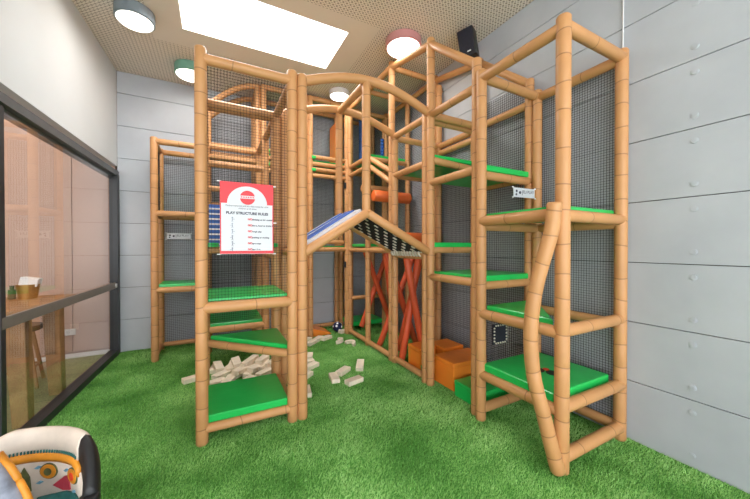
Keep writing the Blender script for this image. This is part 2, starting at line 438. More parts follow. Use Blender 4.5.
# 2. left rear tower
ya, ym, yb = 3.50, 4.19, 4.88
t = tower('climbing_tower', xa, ya, 'tan climbing tower directly behind the one with the rules sign')
for x in (xa, xb):
    for y in (ya, ym, yb): post(t, x, y, 2.95)
for y in (ya, yb): rail(t, (xa, y, 2.90), (xb, y, 2.90))
rail(t, (xa, ya, 2.9), (xa, yb, 2.9)); rail(t, (xb, ya, 2.9), (xb, yb, 2.9))
rail(t, (xa, yb, 2.76), (xb, yb, 2.76)); rail(t, (xa, ym, 2.50), (xb, ym, 2.50))
rail(t, (xa, ym, 2.2), (xb, ym, 2.2), .034)
rail(t, (xa, ym, .50), (xb, ym, .50)); deck(t, [(xa+.03, ym), (xb-.03, ym), (xb-.03, yb), (xa+.03, yb)], .52)
rail(t, (xb, ya, 1.4), (xb, yb, 1.4)); rail(t, (xa, ya, 1.4), (xa, yb, 1.4))
deck(t, [(xa+.03, ym), (xb-.03, ym), (xb-.03, yb), (xa+.03, yb)], 1.47)
net(t, (xa, ya, .1), Y_, yb-ya, Z, 2.8); net(t, (xa, yb, 1.6), X, xb-xa, Z, 1.3); net(t, (xa, ym, .6), X, xb-xa, Z, .85)
# blue ladder board
bm = bmesh.new(); box(bm, (.03, ym-.07, 1.74), (.16, .03, .52), bev=.006); lb = build('ladder_board', bm, M['blue'], t, label='blue ladder board')
for k in range(8):
    bm = bmesh.new(); box(bm, (.03, ym-.088, 1.53+k*.06), (.17, .014, .018)); build('ladder_rung', bm, M['white'], lb, label='white rung')

# 3. low corner unit
x0, x1, y0, y1 = -.68, -.16, 4.90, 5.43
t = tower('climbing_tower', x0, y0, 'lower tan shelf tower in the back left corner beside the glass wall')
for x in (x0, x1):
    for y in (y0, y1): post(t, x, y, 2.93)
for z in (2.88, 1.94, .93):
    for y in (y0, y1): rail(t, (x0, y, z), (x1, y, z))
    for x in (x0, x1): rail(t, (x, y0, z), (x, y1, z), .034)
rail(t, (x0, y0, .07), (x0, y1, .07), .034); rail(t, (x0, y1, .07), (x1, y1, .07), .034)
deck(t, [(x0+.03, y0+.02), (x1, y0+.02), (x1, y1), (x0+.03, y1)], .95)
deck(t, [(x0+.03, y0+.02), (x1, y0+.02), (x1, y1), (x0+.03, y1)], 1.95, .03)
net(t, (x0, y1, .1), X, x1-x0, Z, 2.75); net(t, (x0, y0, 1.96), Y_, y1-y0, Z, .9)

# 4. tall arched back module
x0, x1, y0, y1 = -.06, .60, 4.97, 5.43
t = tower('climbing_tower', x0, y0, 'tall tan tower with arched top against the back wall behind the sign')
for y in (y0, y1):
    post(t, x0, y, 3.55); post(t, x1, y, 3.95)
    tube('arched_rail', [Vector((x0, y, 3.5))+Vector(((x1-x0)*k/12, 0, .42*math.sin(k/12*math.pi/2))) for k in range(13)], t, .04, seams=0)
rail(t, (x1, y0, 3.9), (x1, y1, 3.9)); rail(t, (x0, y0, 3.5), (x0, y1, 3.5))
for z in (2.95, 2.1, 1.45, .55):
    rail(t, (x0, y0, z), (x1, y0, z)); rail(t, (x0, y1, z), (x1, y1, z))
deck(t, [(x0, y0), (x1, y0), (x1, y1), (x0, y1)], 1.47)
net(t, (x0, y1, .1), X, x1-x0, Z, 3.4)

# 5. tall back middle modules
for i, (x0, x1, lab) in enumerate(((.68, 1.32, 'tall tan back row tower holding orange balls left of the central passage'),
                                   (1.40, 2.04, 'tall tan back row tower straddling the central passage with orange upright panel'))):
    y0, y1 = 4.93, 5.43
    t = tower('climbing_tower', x0, y0, lab)
    for x in (x0, x1):
        for y in (y0, y1): post(t, x, y, 3.95)
    for y in (y0, y1): rail(t, (x0, y, 3.92), (x1, y, 3.92))
    for x in (x0, x1): rail(t, (x, y0, 3.9), (x, y1, 3.9), .034)
    for z in (2.97, 2.86, 2.77, 2.67): rail(t, (x0, y0, z), (x1, y0, z), .034)
    for z in (2.86, 1.46): rail(t, (x0, y1, z), (x1, y1, z), .034)
    rail(t, (x0, y0, 1.46), (x1, y0, 1.46)); rail(t, (x0, y0, 1.58), (x1-.06, y0, 1.58), .036)
    deck(t, [(x0, y0+.04), (x1, y0+.04), (x1, y1), (x0, y1)], 2.88)
    deck(t, [(x0, y0+.04), (x1, y0+.04), (x1, y1), (x0, y1)], 1.48, .04)
    for z in (2.94, 2.74):
        bm = bmesh.new(); box(bm, (x0+.05, y0, z+.02), (.07, .09, .05), bev=.01); build('corner_pad', bm, M['green'], t)
    net(t, (x0, y1, 1.5), X, x1-x0, Z, 2.4)
    if i == 0:
        bm = bmesh.new(); cyl(bm, (1.24, 5.1, 1.5), (1.24, 5.1, 2.7), .012); bp_ = build('ball_pole', bm, M['black'], t)
        for z in (2.32, 2.16, 2.06, 1.62):
            bm = bmesh.new(); bmesh.ops.create_uvsphere(bm, u_segments=20, v_segments=12, radius=.065, matrix=Matrix.Translation((1.24, 5.1, z)))
            build('ball', bm, M['orange'], bp_, smooth=True, label='orange ball')
        rail(t, (x0, y1, .07), (x1, y1, .07), .034); net(t, (x0, y1, .1), X, x1-x0, Z, 1.35)
    else:
        bm = bmesh.new(); box(bm, (1.93, 5.2, 3.3), (.10, .34, .72), bev=.02); build('upright_panel', bm, M['orange'], t, label='orange upright panel')
        rail(t, (x0+.04, y1, .07), (x1, y1, .07), .034)
    for z in (2.55, 1.95, 1.2):
        bm = bmesh.new(); box(bm, (x1-.045, y0-.035, z), (.03, .03, .10), bev=.005); build('clip', bm, M['black'], t)

# 6. arched bridge between left tower and centre tower
xl, xm, xr = .685, 1.32, 2.08
t = thing('arched_bridge', (xl, 2.69, 0), 'arched tan bridge with peaked net and blue slope over the central passage', 'play bridge')
post(t, xl, 2.67, 2.99); post(t, xl, 3.43, 2.97)
post(t, xr-.005, 2.75, 2.99)
def archpt(x, y):
    k = (x-xl)/(xr-xl); return Vector((x, y, 2.95+.17*math.sin(math.pi*min(1, k*1.0))))
for y in (2.70, 3.43):
    tube('arched_rail', [archpt(xl+(xr-xl)*k/20, y+.0) for k in range(21)], t, .043, seams=0)
tube('ridge_rail', [(xm, 2.70, 3.09), (xm, 3.43, 3.09)], t, .038, seams=0)
for y in (2.70, 3.43): tube('hanging_post', [(xm, y, 1.83), (xm, y, 3.10)], t, .041, seams=.25)
GA, GB = 1.45, 1.83
for y in (2.68, 3.43):
    tube('gable_rail', [(xl+.02, y, GA), (xm, y, GB)], t, .043, seams=0)
    tube('gable_rail', [(xm, y, GB), (xr-.02, y, GA)], t, .043, seams=0)
rail(t, (xl, 2.69, GA), (xl, 3.43, GA)); rail(t, (xr-.02, 2.75, GA-.02), (xr-.02, 3.41, GA-.02), .034)
# blue and pale slope pad
def slope_slab(xs, xe, zs, ze, y0, y1, off0, off1):
    d = Vector((xe-xs, 0, ze-zs)).normalized(); n = Vector((-d.z, 0, d.x)); bm = bmesh.new()
    vs = []
    for x, z in ((xs, zs), (xe, ze)):
        for y in (y0, y1):
            for o in (off0, off1): vs.append(bm.verts.new(Vector((x, y, z))+n*o))
    bmesh.ops.convex_hull(bm, input=vs); return bm
sp_ = build('slope_pad', slope_slab(xl+.04, xm-.02, GA+.02, GB-.0, 2.73, 3.40, .0, .05), M['pale'], t, label='pale grey slope pad')
for y0, y1 in ((2.86, 3.08), (3.20, 3.27)):
    build('slope_stripe', slope_slab(xl+.05, xm-.03, GA+.022, GB-.002, y0, y1, .045, .058), M['blue'], sp_, label='blue stripe')
# black webbing slope with pale lacing
ws_ = build('webbing_slope', slope_slab(xm+.02, xr-.05, GB-.01, GA+.0, 2.74, 3.38, -.006, .006), M['blackweb'], t, label='black webbing slope')
d = Vector((xr-xm-.07, 0, GA-GB)); nn = 12; first = None
for k in range(nn+1):
    for j in range(7):
        if (k+j) % 2: continue
        p = Vector((xm+.03, 2.77+j*.098, GB-.012))+d*(k/nn)
        if first is None:
            bm = bmesh.new(); box(bm, p, (.046, .030, .024), mtx=Matrix.Rotation(math.atan2(-(GA-GB), d.x), 4, 'Y'), bev=.004)
            first = build('lace', bm, M['ivory'], ws_, label='cream lace'); p0 = p
        else:
            c = first.copy(); col.objects.link(c); c.parent = ws_; c.location = p-p0
bm = bmesh.new()
for k in range(11): cyl(bm, (xr-.03, 2.79+k*.058, GA-.02), (xr-.03, 2.815+k*.058, GA-.02), .042, seg=14)
build('rope_wrap', bm, M['ivory'], t, label='cream rope wrap')

# 7. centre tower (C - D) and its neighbour (C - E)
xw = 2.80
t = tower('climbing_tower', 2.08, 2.0, 'tall tan centre tower with sloping top rail and green decks')
yD, yC, yE = 2.015, 2.67, 3.41
post(t, 2.08, yC, 3.74); post(t, xw, yC, 3.72); post(t, 2.08, yD, 3.17); post(t, xw, yD, 3.17)
for x in (2.08, xw):
    tube('sloping_rail', [(x, yC, 3.68), (x, yD, 3.12)], t, .04, seams=0)
    tube('curved_rail', [Vector((x, yC, 3.68)).lerp(Vector((x, 3.49, 3.855)), k/10)+Vector((0, 0, .0*math.sin(k/10*math.pi))) for k in range(11)], t, .04, seams=0)
    rail(t, (x, yD, 2.92), (x, yC, 2.92))
rail(t, (2.08, yC, 2.92), (xw, yC, 2.92))
rail(t, (2.08, yD, 2.19), (2.08, yC, 2.19)); rail(t, (xw, yD, 2.19), (xw, yC, 2.19)); rail(t, (2.08, yC, 2.44), (xw, yC, 2.40)); rail(t, (2.08, yD, 2.15), (xw, yD, 2.15))
deck(t, [(2.11, yD-.02), (xw-.02, yD-.02), (xw-.02, yC+.0), (2.11, yC+.0)], 2.19)
deck(t, [(2.10, yC-.01), (xw-.02, yC-.01), (xw-.02, yC+.09), (2.10, yC+.09)], 2.46, .045)
rail(t, (2.08, yC, 1.47), (xw, yC, 1.47)); deck(t, [(2.11, yC-.03), (xw-.02, yC-.03), (xw-.02, yC+.07), (2.11, yC+.07)], 1.495)
rail(t, (2.08, yD, 1.18), (2.08, yC, 1.18)); rail(t, (2.08, yD, 1.15), (xw, yD, 1.15)); rail(t, (xw, yD, 1.15), (xw, yC, 1.15))
deck(t, [(2.11, yD-.02), (xw-.02, yD-.02), (xw-.02, yC+.0), (2.11, yC+.0)], 1.185)
net(t, (xw, yD, .05), Y_, yC-yD, Z, 2.9); net(t, (xw, yD, 2.95), Y_, yC-yD, Z, .2)

t = tower('climbing_tower', 2.08, 2.75, 'tan tower left of the centre tower with crossed red tubes at its foot')
y0, y1 = 2.75, 3.41
post(t, xw, y0, 2.95); post(t, 2.08, y1, 2.96); post(t, xw, y1, 3.75)
rail(t, (2.08, y0, 2.92), (2.08, y1, 2.92)); rail(t, (xw, y0, 2.9), (xw, y1, 2.9)); rail(t, (xw, y0, 2.8), (xw, y1, 2.8)); rail(t, (2.08, y1, 2.9), (xw, y1, 2.9)); rail(t, (2.12, y0, 2.9), (xw, y0, 2.9))
rail(t, (2.08, y0, 2.42), (2.08, y1, 2.42)); rail(t, (2.08, y1, 2.42), (xw, y1, 2.42)); deck(t, [(2.11, y0+.04), (xw-.02, y0+.04), (xw-.02, y1-.02), (2.11, y1-.02)], 2.42)
rail(t, (2.08, y0, 1.40), (2.08, y1, 1.40)); rail(t, (2.08, y0+.05, .06), (2.08, y1, .06), .036)
net(t, (xw, y0, .05), Y_, y1-y0, Z, 2.85)
def red(p, q): tube('red_tube', [p, q], t, .044, 'red_foam', seams=0, label='red padded tube')
red((2.42, 3.35, 1.42), (2.15, 3.35, .05)); red((2.15, 3.258, 1.40), (2.44, 3.258, .05))

# 8. roller tower further back
t = tower('climbing_tower', 2.08, 3.5, 'tall tan tower along the right wall with orange rollers and red tubes')
ys = (3.49, 4.19, 4.89)
for y in ys:
    post(t, 2.08, y, 3.92, r=.042); post(t, xw, y, 3.92)
for x in (2.08, xw):
    rail(t, (x, ys[0], 3.86), (x, ys[2], 3.86)); rail(t, (x, ys[0], 1.45), (x, ys[2], 1.45), .036)
for y in ys: rail(t, (2.08, y, 3.85), (xw, y, 3.85), .036); rail(t, (2.08, y, 1.47), (xw, y, 1.47), .034)
rail(t, (2.08, 4.19, 2.86), (2.08, 3.51, 2.50), .036); rail(t, (2.08, 4.19, 2.74), (2.08, 3.51, 2.36), .036)
rail(t, (2.08, 4.21, 2.86), (2.08, 4.89, 2.86), .034); rail(t, (2.08, 4.21, 2.72), (2.08, 4.89, 2.72), .034)
rail(t, (2.08, 4.19, 2.84), (xw, 4.19, 2.84), .036); deck(t, [(2.11, 4.21), (xw-.02, 4.21), (xw-.02, 4.87), (2.11, 4.87)], 2.87)
rail(t, (2.08, 3.53, .06), (2.08, 4.86, .06), .036); rail(t, (2.08, 4.89, .62), (xw, 4.89, .62), .034)
deck(t, [(2.11, 4.2), (xw-.02, 4.2), (xw-.02, 4.87), (2.11, 4.87)], 1.50, .05)
for y, z in ((4.1, 2.27), (3.62, 1.62)):
    tube('roller', [(2.12, y, z), (xw-.03, y, z)], t, .085, 'orange_foam', seams=0, label='orange roller')
tube('roller', [(2.12, 4.5, 2.45), (xw-.03, 4.5, 2.45)], t, .06, 'foam', seams=0)
net(t, (xw, ys[0], .05), Y_, ys[2]-ys[0], Z, 3.8)
red((2.16, 4.45, 1.42), (2.74, 4.55, .10)); red((2.72, 4.70, 1.42), (2.16, 4.60, .18)); red((2.14, 3.75, 1.42), (2.72, 3.85, .05)); red((2.74, 3.90, 1.42), (2.16, 3.98, .05))
red((2.34, 4.10, 1.40), (2.60, 4.25, .05)); red((2.66, 3.62, 1.40), (2.30, 3.66, .05))

t = tower('climbing_tower', 2.12, 4.97, 'tan tower in the far right corner with blue padded column high up')
y0, y1 = 4.97, 5.43
for x in (2.13, xw):
    for y in (y0, y1): post(t, x, y, 3.93)
for z in (3.88, 2.9, 1.47):
    for y in (y0, y1): rail(t, (2.13, y, z), (xw, y, z), .036)
tube('padded_column', [(2.47, 5.2, 2.95), (2.47, 5.2, 3.9)], t, .07, 'blue_foam', seams=.2, label='blue padded column')
bm = bmesh.new()
for k in range(9): bmesh.ops.create_uvsphere(bm, u_segments=14, v_segments=8, radius=.035, matrix=Matrix.Translation((2.72, 4.9, 2.95+k*.06)))
build('bead_string', bm, M['blue'], t, smooth=True, label='string of blue beads')
deck(t, [(2.15, y0), (xw-.02, y0), (xw-.02, y1), (2.15, y1)], 2.93); deck(t, [(2.15, y0), (xw-.02, y0), (xw-.02, y1), (2.15, y1)], .10, .08)
net(t, (2.13, y1, .1), X, xw-2.13, Z, 3.75); net(t, (xw, y0, .1), Y_, y1-y0, Z, 3.75)

# 9. right front tower
x0, y0, y1 = 2.05, 1.23, 1.93
t = tower('climbing_tower', x0, y0, 'open tan climbing tower at front right with curved pole against the grey wall')
for y in (y0, y1):
    for x in (x0, xw): post(t, x, y, 3.02, r=.046 if (x == x0 and y == y0) else .043)
for y in (y0, y1): rail(t, (x0, y, 2.96), (xw, y, 2.96), .041)
for x in (x0, xw): rail(t, (x, y0, 2.95), (x, y1, 2.95), .041)
rail(t, (x0, y0, 1.72), (x0, y1, 1.72), .044); rail(t, (x0, y0, 1.71), (xw, y0, 1.71), .041); rail(t, (x0, y1, 1.68), (xw, y1, 1.68)); rail(t, (xw, y0, 1.68), (xw, y1, 1.68))
deck(t, [(x0+.03, y0+.03), (xw-.03, y0+.03), (xw-.03, y1-.02), (x0+.03, y1-.02)], 1.73)
rail(t, (x0, y0, .925), (x0, y1, .925), .042); rail(t, (x0, y0, .94), (xw, y0, .94), .042); rail(t, (xw, y0, .9), (xw, y1, .9)); rail(t, (x0, y1, .9), (xw, y1, .9), .034)
deck(t, [(x0+.03, y0+.08), (xw-.06, y1-.03), (x0+.03, y1-.03)], .945)
rail(t, (x0, y0, .40), (x0, y1, .40), .040); rail(t, (x0, y0, .43), (xw, y0, .43), .042); rail(t, (xw, y0, .40), (xw, y1, .40))
dk_ = deck(t, [(x0+.0, y0+.05), (xw-.05, y0+.05), (xw-.05, y1-.02), (x0+.0, y1-.02)], .435, .065)
for (cx, cy, r, k) in ((2.33, 1.60, .055, 'black'), (2.38, 1.50, .05, 'black'), (2.40, 1.57, .024, 'patchred')):
    bm = bmesh.new(); cyl(bm, (cx, cy, .499), (cx, cy, .503 if k != 'patchred' else .505), r, r, 24); build('floor_spot', bm, M[k], dk_, label={'black': 'black round spot', 'patchred': 'orange red round spot'}[k])
rail(t, (x0, y0, .10), (xw, y0, .10), .042); rail(t, (xw, y0, .10), (xw, y1, .10), .040); rail(t, (x0, y1, .10), (xw, y1, .10), .040)
pts = []
for z, dx, dy in ((1.79, -.088, 0), (1.62, -.092, .015), (1.44, -.115, .05), (1.24, -.14, .09), (1.0, -.155, .115), (.8, -.155, .115), (.6, -.145, .095), (.4, -.115, .055), (.2, -.085, .02), (.02, -.05, -.01)):
    pts.append(Vector((x0+dx, y0+dy, z)))
sm = []
for i in range(len(pts)-1):
    a, b = pts[i], pts[i+1]; p_, n_ = pts[max(0, i-1)], pts[min(len(pts)-1, i+2)]
    for k in range(4):
        s = k/4; sm.append(.5*((2*a)+(b-p_)*s+(2*p_-5*a+4*b-n_)*s*s+(-p_+3*a-3*b+n_)*s**3))
sm.append(pts[-1]); sm.reverse()
tube('curved_pole', sm, t, .046, seams=.17)
net(t, (xw+.01, y0, .1), Y_, y1-y0, Z, 2.85, .021, .0024)
net(t, (x0, y1+.02, .5), X, xw-x0, Z, .40, .03, .0018)
# black laced window in the lower net
bm = bmesh.new(); box(bm, (2.28, y1-.0, .72), (.18, .012, .18), bev=.003); lp_ = build('laced_patch', bm, M['blackweb'], t, label='black square patch')
bm = bmesh.new()
for k in range(20):
    a = k/20*2*math.pi; box(bm, (2.28+.078*max(-1, min(1, 1.25*math.cos(a))), y1-.012, .72+.078*max(-1, min(1, 1.25*math.sin(a)))), (.012, .008, .012))
build('lacing', bm, M['ivory'], lp_, label='cream stitched border')

# ------------------------------------------------------------------ signs
def sign_rules():
    W, Hh = .388, .555
    t = thing('rules_sign', (.045, 2.605, 1.445), 'white play structure rules board with red top hung on the left front tower', 'sign')
    bm = bmesh.new(); box(bm, (W/2, 0, Hh/2), (W, .006, Hh), bev=.0015); build('board', bm, M['board'], t, local=True)
    R = Matrix.Rotation(math.pi/2, 4, 'X')
    # red corners: rectangle with a semicircular cut
    bm = bmesh.new(); cx, cz, rr = W/2, Hh-.165, .145; N = 32
    top = [bm.verts.new((cx-rr-(rr*0), -.0036, cz))]
    arcv = [bm.verts.new((cx+1.0*rr*math.cos(math.pi-math.pi*k/N), -.0036, cz+.95*rr*math.sin(math.pi-math.pi*k/N))) for k in range(N+1)]
    topv = [bm.verts.new((W*k/N, -.0036, Hh)) for k in range(N+1)]
    for k in range(N): bm.faces.new((arcv[k], arcv[k+1], topv[k+1], topv[k]))
    l = bm.verts.new((0, -.0036, cz)); r = bm.verts.new((W, -.0036, cz))
    bm.faces.new((l, arcv[0], topv[0])); bm.faces.new((arcv[N], r, topv[N]))
    build('red_header', bm, M['red'], t, label='red printed header')
    o = t.children[-1]; o.data.transform(Matrix.Translation(t.location))
    bm = bmesh.new(); box(bm, (W/2, -.0045, .014), (W, .004, .022)); box(bm, (.004, -.0045, Hh*.35), (.007, .003, Hh*.7)); box(bm, (W-.004, -.0045, Hh*.35), (.007, .003, Hh*.7))
    build('red_border', bm, M['red'], t, local=True, label='red border')
    bm = bmesh.new(); cyl(bm, (cx, -.003, cz+.05), (cx, -.0046, cz+.05), .055, .055, 40); em_ = build('emblem', bm, M['red'], t, local=True, label='red round emblem')
    bm = bmesh.new(); box(bm, (cx, -.005, cz+.053), (.125, .002, .022)); eb_ = build('emblem_band', bm, M['board'], em_, local=True)
    bm = bmesh.new()
    for k in range(8): box(bm, (cx-.045+k*.0128, -.0063, cz+.053), (.007, .001, .011))
    build('emblem_letters', bm, M['red'], em_, local=True)
    def tx(s, size, x, z, m='ink', al='LEFT', bold=0): text(s, size, t, (x, -.0045, z), R, m, 'lettering', al, bold)
    tx('Parents supervise and are responsible for their', .0165, cx, cz-.022, al='CENTER'); tx('children at all times', .0165, cx, cz-.042, al='CENTER')
    tx('PLAY STRUCTURE RULES', .0275, cx, cz-.082, al='CENTER', bold=.0012)
    items = ['climbing on the outside', 'shoes, food or drinks in here', 'rough play', 'pushing or running', 'open toys', 'bare feet']
    for i, s in enumerate(items):
        z = cz-.125-i*.047
        tx('NO', .021, .195, z, 'red', bold=.001); tx(s, .017, .225, z, bold=.0006)
        bm = bmesh.new(); cyl(bm, (.085, -.003, z+.016), (.085, -.0042, z+.016), .006, .006, 12)
        box(bm, (.085, -.0038, z), (.006, .001, .018)); box(bm, (.085+.009*(-1)**i, -.0038, z+.004), (.016, .001, .003)); box(bm, (.081, -.0038, z-.013), (.003, .001, .010)); box(bm, (.089, -.0038, z-.013), (.003, .001, .010))
        build('figure_icon', bm, M['slate'], t, local=True)
    for x, z in ((-.005, Hh), (W+.005, Hh-.01), (W+.01, .25), (-.005, .0), (W+.005, 0)):
        bm = bmesh.new(); box(bm, (x, .004, z), (.03, .004, .008), bev=.001); build('cable_tie', bm, M['white'], t, local=True)
sign_rules()
def banner(loc, rz, L, lab, tilt=0):
    t = thing('banner', loc, lab, 'banner', rz=rz)
    A = Matrix.Rotation(tilt, 4, 'Y')
    bm = bmesh.new(); box(bm, (L/2, 0, 0), (L, .004, .085), bev=.001); bm.transform(A); build('cloth', bm, M['board'], t, local=True)
    bm = bmesh.new(); cyl(bm, (.04, -.002, .012), (.04, -.0035, .012), .013, .013, 6); cyl(bm, (.035, -.002, -.018), (.035, -.0035, -.018), .012, .012, 5); cyl(bm, (.085, -.002, 0), (.085, -.0035, 0), .014, .014, 16); box(bm, (.115, -.0028, 0), (.004, .0015, .045))
    bm.transform(A); build('emblem', bm, M['ink'], t, local=True)
    text('ELI PLAY', .04, t, A @ Vector((.125, -.003, -.005)), A @ Matrix.Rotation(math.pi/2, 4, 'X'), 'ink', 'lettering')
    for x in (-.008, L+.008):
        for z in (-.045, .045):
            bm = bmesh.new(); box(bm, (x, 0, z), (.022, .004, .012), bev=.001); bm.transform(A); build('tie', bm, M['white'], t, local=True)
banner((2.37, 1.86, 1.99), 0, .29, 'small white banner tilted beside the back post of the right tower', -.02)
banner((-.60, 5.39, 1.66), 0, .30, 'small white banner on the net of the back left corner tower')

# ------------------------------------------------------------------ foam cubes and loose toys
def foam_cube(x, y, s, h, rz, m, lab, sy=None, cat='foam block', name='foam_cube', grp=None):
    t = thing(name, (x, y, .0), lab, cat, rz=rz, group=grp); sy = sy or s
    bm = bmesh.new(); box(bm, (0, 0, (h-.05)/2+.008), (s-.006, sy-.006, h-.056), bev=.012); build('body', bm, M[m], t, local=True)
    bm = bmesh.new(); box(bm, (0, 0, h-.024), (s, sy, .046), bev=.014); build('lid', bm, M[m], t, local=True)
foam_cube(2.345, 2.58, .34, .30, 0, 'orange', 'bright orange foam cube nearest the camera beside green step')
foam_cube(2.27, 3.08, .25, .30, 0, 'orange', 'orange foam cube seen left of the centre tower posts near red tubes')
foam_cube(2.565, 2.99, .31, .30, 0, 'orange', 'orange foam cube in the middle behind the nearest orange cube')
foam_cube(2.635, 2.64, .22, .28, .0, 'orange', 'orange foam cube against the wall net right of nearest cube', sy=.30)
foam_cube(2.41, 2.19, .55, .17, 0, 'green', 'low green foam step between right tower and orange cubes', sy=.34, name='foam_step', cat='foam step')
foam_cube(2.22, 2.865, .15, .12, 0, 'green', 'small green foam block between two orange cubes', name='foam_block')
bm = bmesh.new()
vs = [bm.verts.new(p) for p in ((1.02, 4.98, .01), (1.78, 4.98, .01), (1.02, 5.37, .01), (1.78, 5.37, .01), (1.02, 4.98, .27), (1.02, 5.37, .27), (1.10, 4.98, .27), (1.10, 5.37, .27), (1.78, 4.98, .03), (1.78, 5.37, .03))]
bmesh.ops.convex_hull(bm, input=vs); bmesh.ops.bevel(bm, geom=list(bm.edges), offset=.008, segments=2, affect='EDGES')
tag(build('foam_wedge', bm, M['orange']), 'orange foam wedge ramp on turf at the far end of passage', 'foam wedge')
t = thing('toy_ball', (1.93, 5.1, 0), 'dark blue ball with white patches on turf by the back wall', 'ball')
bm = bmesh.new(); bmesh.ops.create_uvsphere(bm, u_segments=28, v_segments=16, radius=.085, matrix=Matrix.Translation((0, 0, .095))); bs_ = build('ball_skin', bm, mat('ball_navy', (.02, .025, .09), .35, noise=(5, .2)), t, smooth=True, local=True)
bm = bmesh.new()
for d in ((-.5, -.8, .4), (.6, -.7, .1), (-.2, -.5, .85), (-.9, -.1, .2), (.1, -.9, -.45), (.8, 0, .6), (.2, .9, .3), (0, 0, 1)):
    d = Vector(d).normalized(); cyl(bm, d*.0835+Vector((0, 0, .095)), d*.0865+Vector((0, 0, .095)), .022, .018, 5)
build('patch', bm, M['white'], bs_, local=True, label='white patches')

# wooden blocks, each its own object: (x, y, z, rz, tilt, label)
def P(px, py):           # point on the turf seen at a pixel
    Y = 462/(py-247); Xc = (px-375)/308*Y
    return (Xc*math.cos(TH)+Y*math.sin(TH), -Xc*math.sin(TH)+Y*math.cos(TH))
bmB = bmesh.new(); box(bmB, (0, 0, 0), (.165, .075, .042), bev=.004)
meB = bpy.data.meshes.new('wooden_block'); bmB.to_mesh(meB); bmB.free(); meB.materials.append(M['block'])
bmB = bmesh.new()   # curved bridge block
for k in range(9):
    pass
N = 10; ring = []
for k in range(N+1):
    a = math.pi*k/N
    ring.append([bmB.verts.new((r*math.cos(a), y, r*math.sin(a))) for r in (.085, .05) for y in (-.02, .02)])
for k in range(N):
    a, b = ring[k], ring[k+1]
    for i, j in ((0, 1), (1, 3), (3, 2), (2, 0)): bmB.faces.new((a[i], a[j], b[j], b[i]))
bmB.faces.new((ring[0][0], ring[0][2], ring[0][3], ring[0][1])); bmB.faces.new((ring[N][0], ring[N][1], ring[N][3], ring[N][2]))
bmesh.ops.recalc_face_normals(bmB, faces=bmB.faces); meC = bpy.data.meshes.new('arched_block'); bmB.to_mesh(meC); bmB.free(); meC.materials.append(M['block'])
def block(px, py, rz, lab, dz=0, tx=0, ty=0, me=meB, grp='loose wooden blocks on the turf', sc=1.2):
    x, y = P(px, py); o = bpy.data.objects.new(me.name, me); col.objects.link(o)
    o.location = (x, y, .031+dz); o.rotation_euler = (tx, ty, math.radians(rz)); o.scale = (sc, sc, sc)
    return tag(o, lab, 'toy block', grp)
block(343, 374, 35, 'pale wooden block at left of the front four on open turf')
block(334, 381, 82, 'pale wooden block standing out diagonally at lower left of the front four')
block(360, 369, 60, 'pale wooden block at upper right of the front four, propped up', dz=.012, ty=-.2)
block(354, 384, 14, 'pale wooden block at lower right of the front four')
for px, py, rz, lab in ((311, 345, 40, 'pale block just right of left tower posts, in the far row by orange wedge'),
                        (305, 342, 10, 'pale block at the left end of the far row in front of orange wedge'),
                        (318, 341, 50, 'pale block in the middle of the far row before orange wedge'),
                        (326, 340, 30, 'pale block at the right end of the far row before orange wedge'),
                        (344, 333, 20, 'single pale block farthest away near the blue ball')):
    block(px, py, rz, lab)
block(337, 343, 60, 'arched pale block on its side, left one of two arches in mid passage', dz=-.004, tx=math.pi/2-.2, me=meC)
block(349, 346, 110, 'arched pale block lying right of the other arch in mid passage', dz=-.004, tx=math.pi/2-.2, me=meC)
for px, py, rz, lab in ((309, 359, 70, 'pale block tilted right of left tower post, topmost of the right edge group'),
                        (311, 369, 30, 'pale block lying flat poking out right of left tower posts'),
                        (306, 365, 0, 'pale block half hidden behind bridge post, between two others'),
                        (305, 379, 40, 'pale block end showing right beside the bridge post'),
                        (306, 395, 80, 'pale block nearest the foot of the bridge post'),
                        (192, 382, 20, 'lone pale block on turf left of the left tower front post')):
    block(px, py, rz, lab)
pile = [(214, 372, 80, 0), (221, 378, 35, 0), (228, 372, 60, .0), (236, 378, 40, 0), (243, 372, 30, 0), (250, 376, 55, 0), (258, 370, 70, 0), (264, 376, 35, 0), (270, 370, 50, 0),
        (218, 370, 100, .045), (232, 369, 75, .045), (240, 374, 50, .045), (247, 369, 35, .045), (255, 371, 45, .045), (262, 368, 60, .045), (270, 366, 40, .045),
        (236, 366, 95, .09), (250, 364, 40, .09), (262, 363, 55, .09), (228, 384, 65, 0), (215, 386, 20, 0), (247, 384, 45, 0), (276, 378, 30, 0), (284, 372, 70, 0), (278, 366, 10, .045)]
random.seed(11)
for i, (px, py, rz, dz) in enumerate(pile):
    block(px, py+ (0 if not dz else dz*75*1.0), rz, 'pale wooden block in the jumbled heap under the left tower', dz=dz, tx=random.uniform(-.15, .15), ty=random.uniform(-.2, .2) if dz else 0, grp='heap of wooden blocks under the left tower')

# ------------------------------------------------------------------ lamps, speaker, cable, sockets
def lamp(x, y, r, h, m, lab, power):
    t = thing('ceiling_lamp', (x, y, CEIL), lab, 'lamp')
    bm = bmesh.new(); cyl(bm, (0, 0, -h), (0, 0, 0), r, r, 48)
    bmesh.ops.bevel(bm, geom=[e for e in bm.edges if abs(e.verts[0].co.z-e.verts[1].co.z) < 1e-5], offset=.008, segments=2, affect='EDGES')
    build('shade', bm, M[m], t, smooth=False, local=True)
    bm = bmesh.new(); cyl(bm, (0, 0, -h-.012), (0, 0, -h+.002), r*.86, r*.92, 48); build('diffuser', bm, M['glow'], t, local=True)
    l = bpy.data.lights.new('lamp_light', 'AREA'); l.shape = 'DISK'; l.size = r*1.7; l.energy = power; l.color = (1, .93, .84)
    lo = bpy.data.objects.new('lamp_light', l); col.objects.link(lo); lo.parent = t; lo.location = (0, 0, -h-.02)
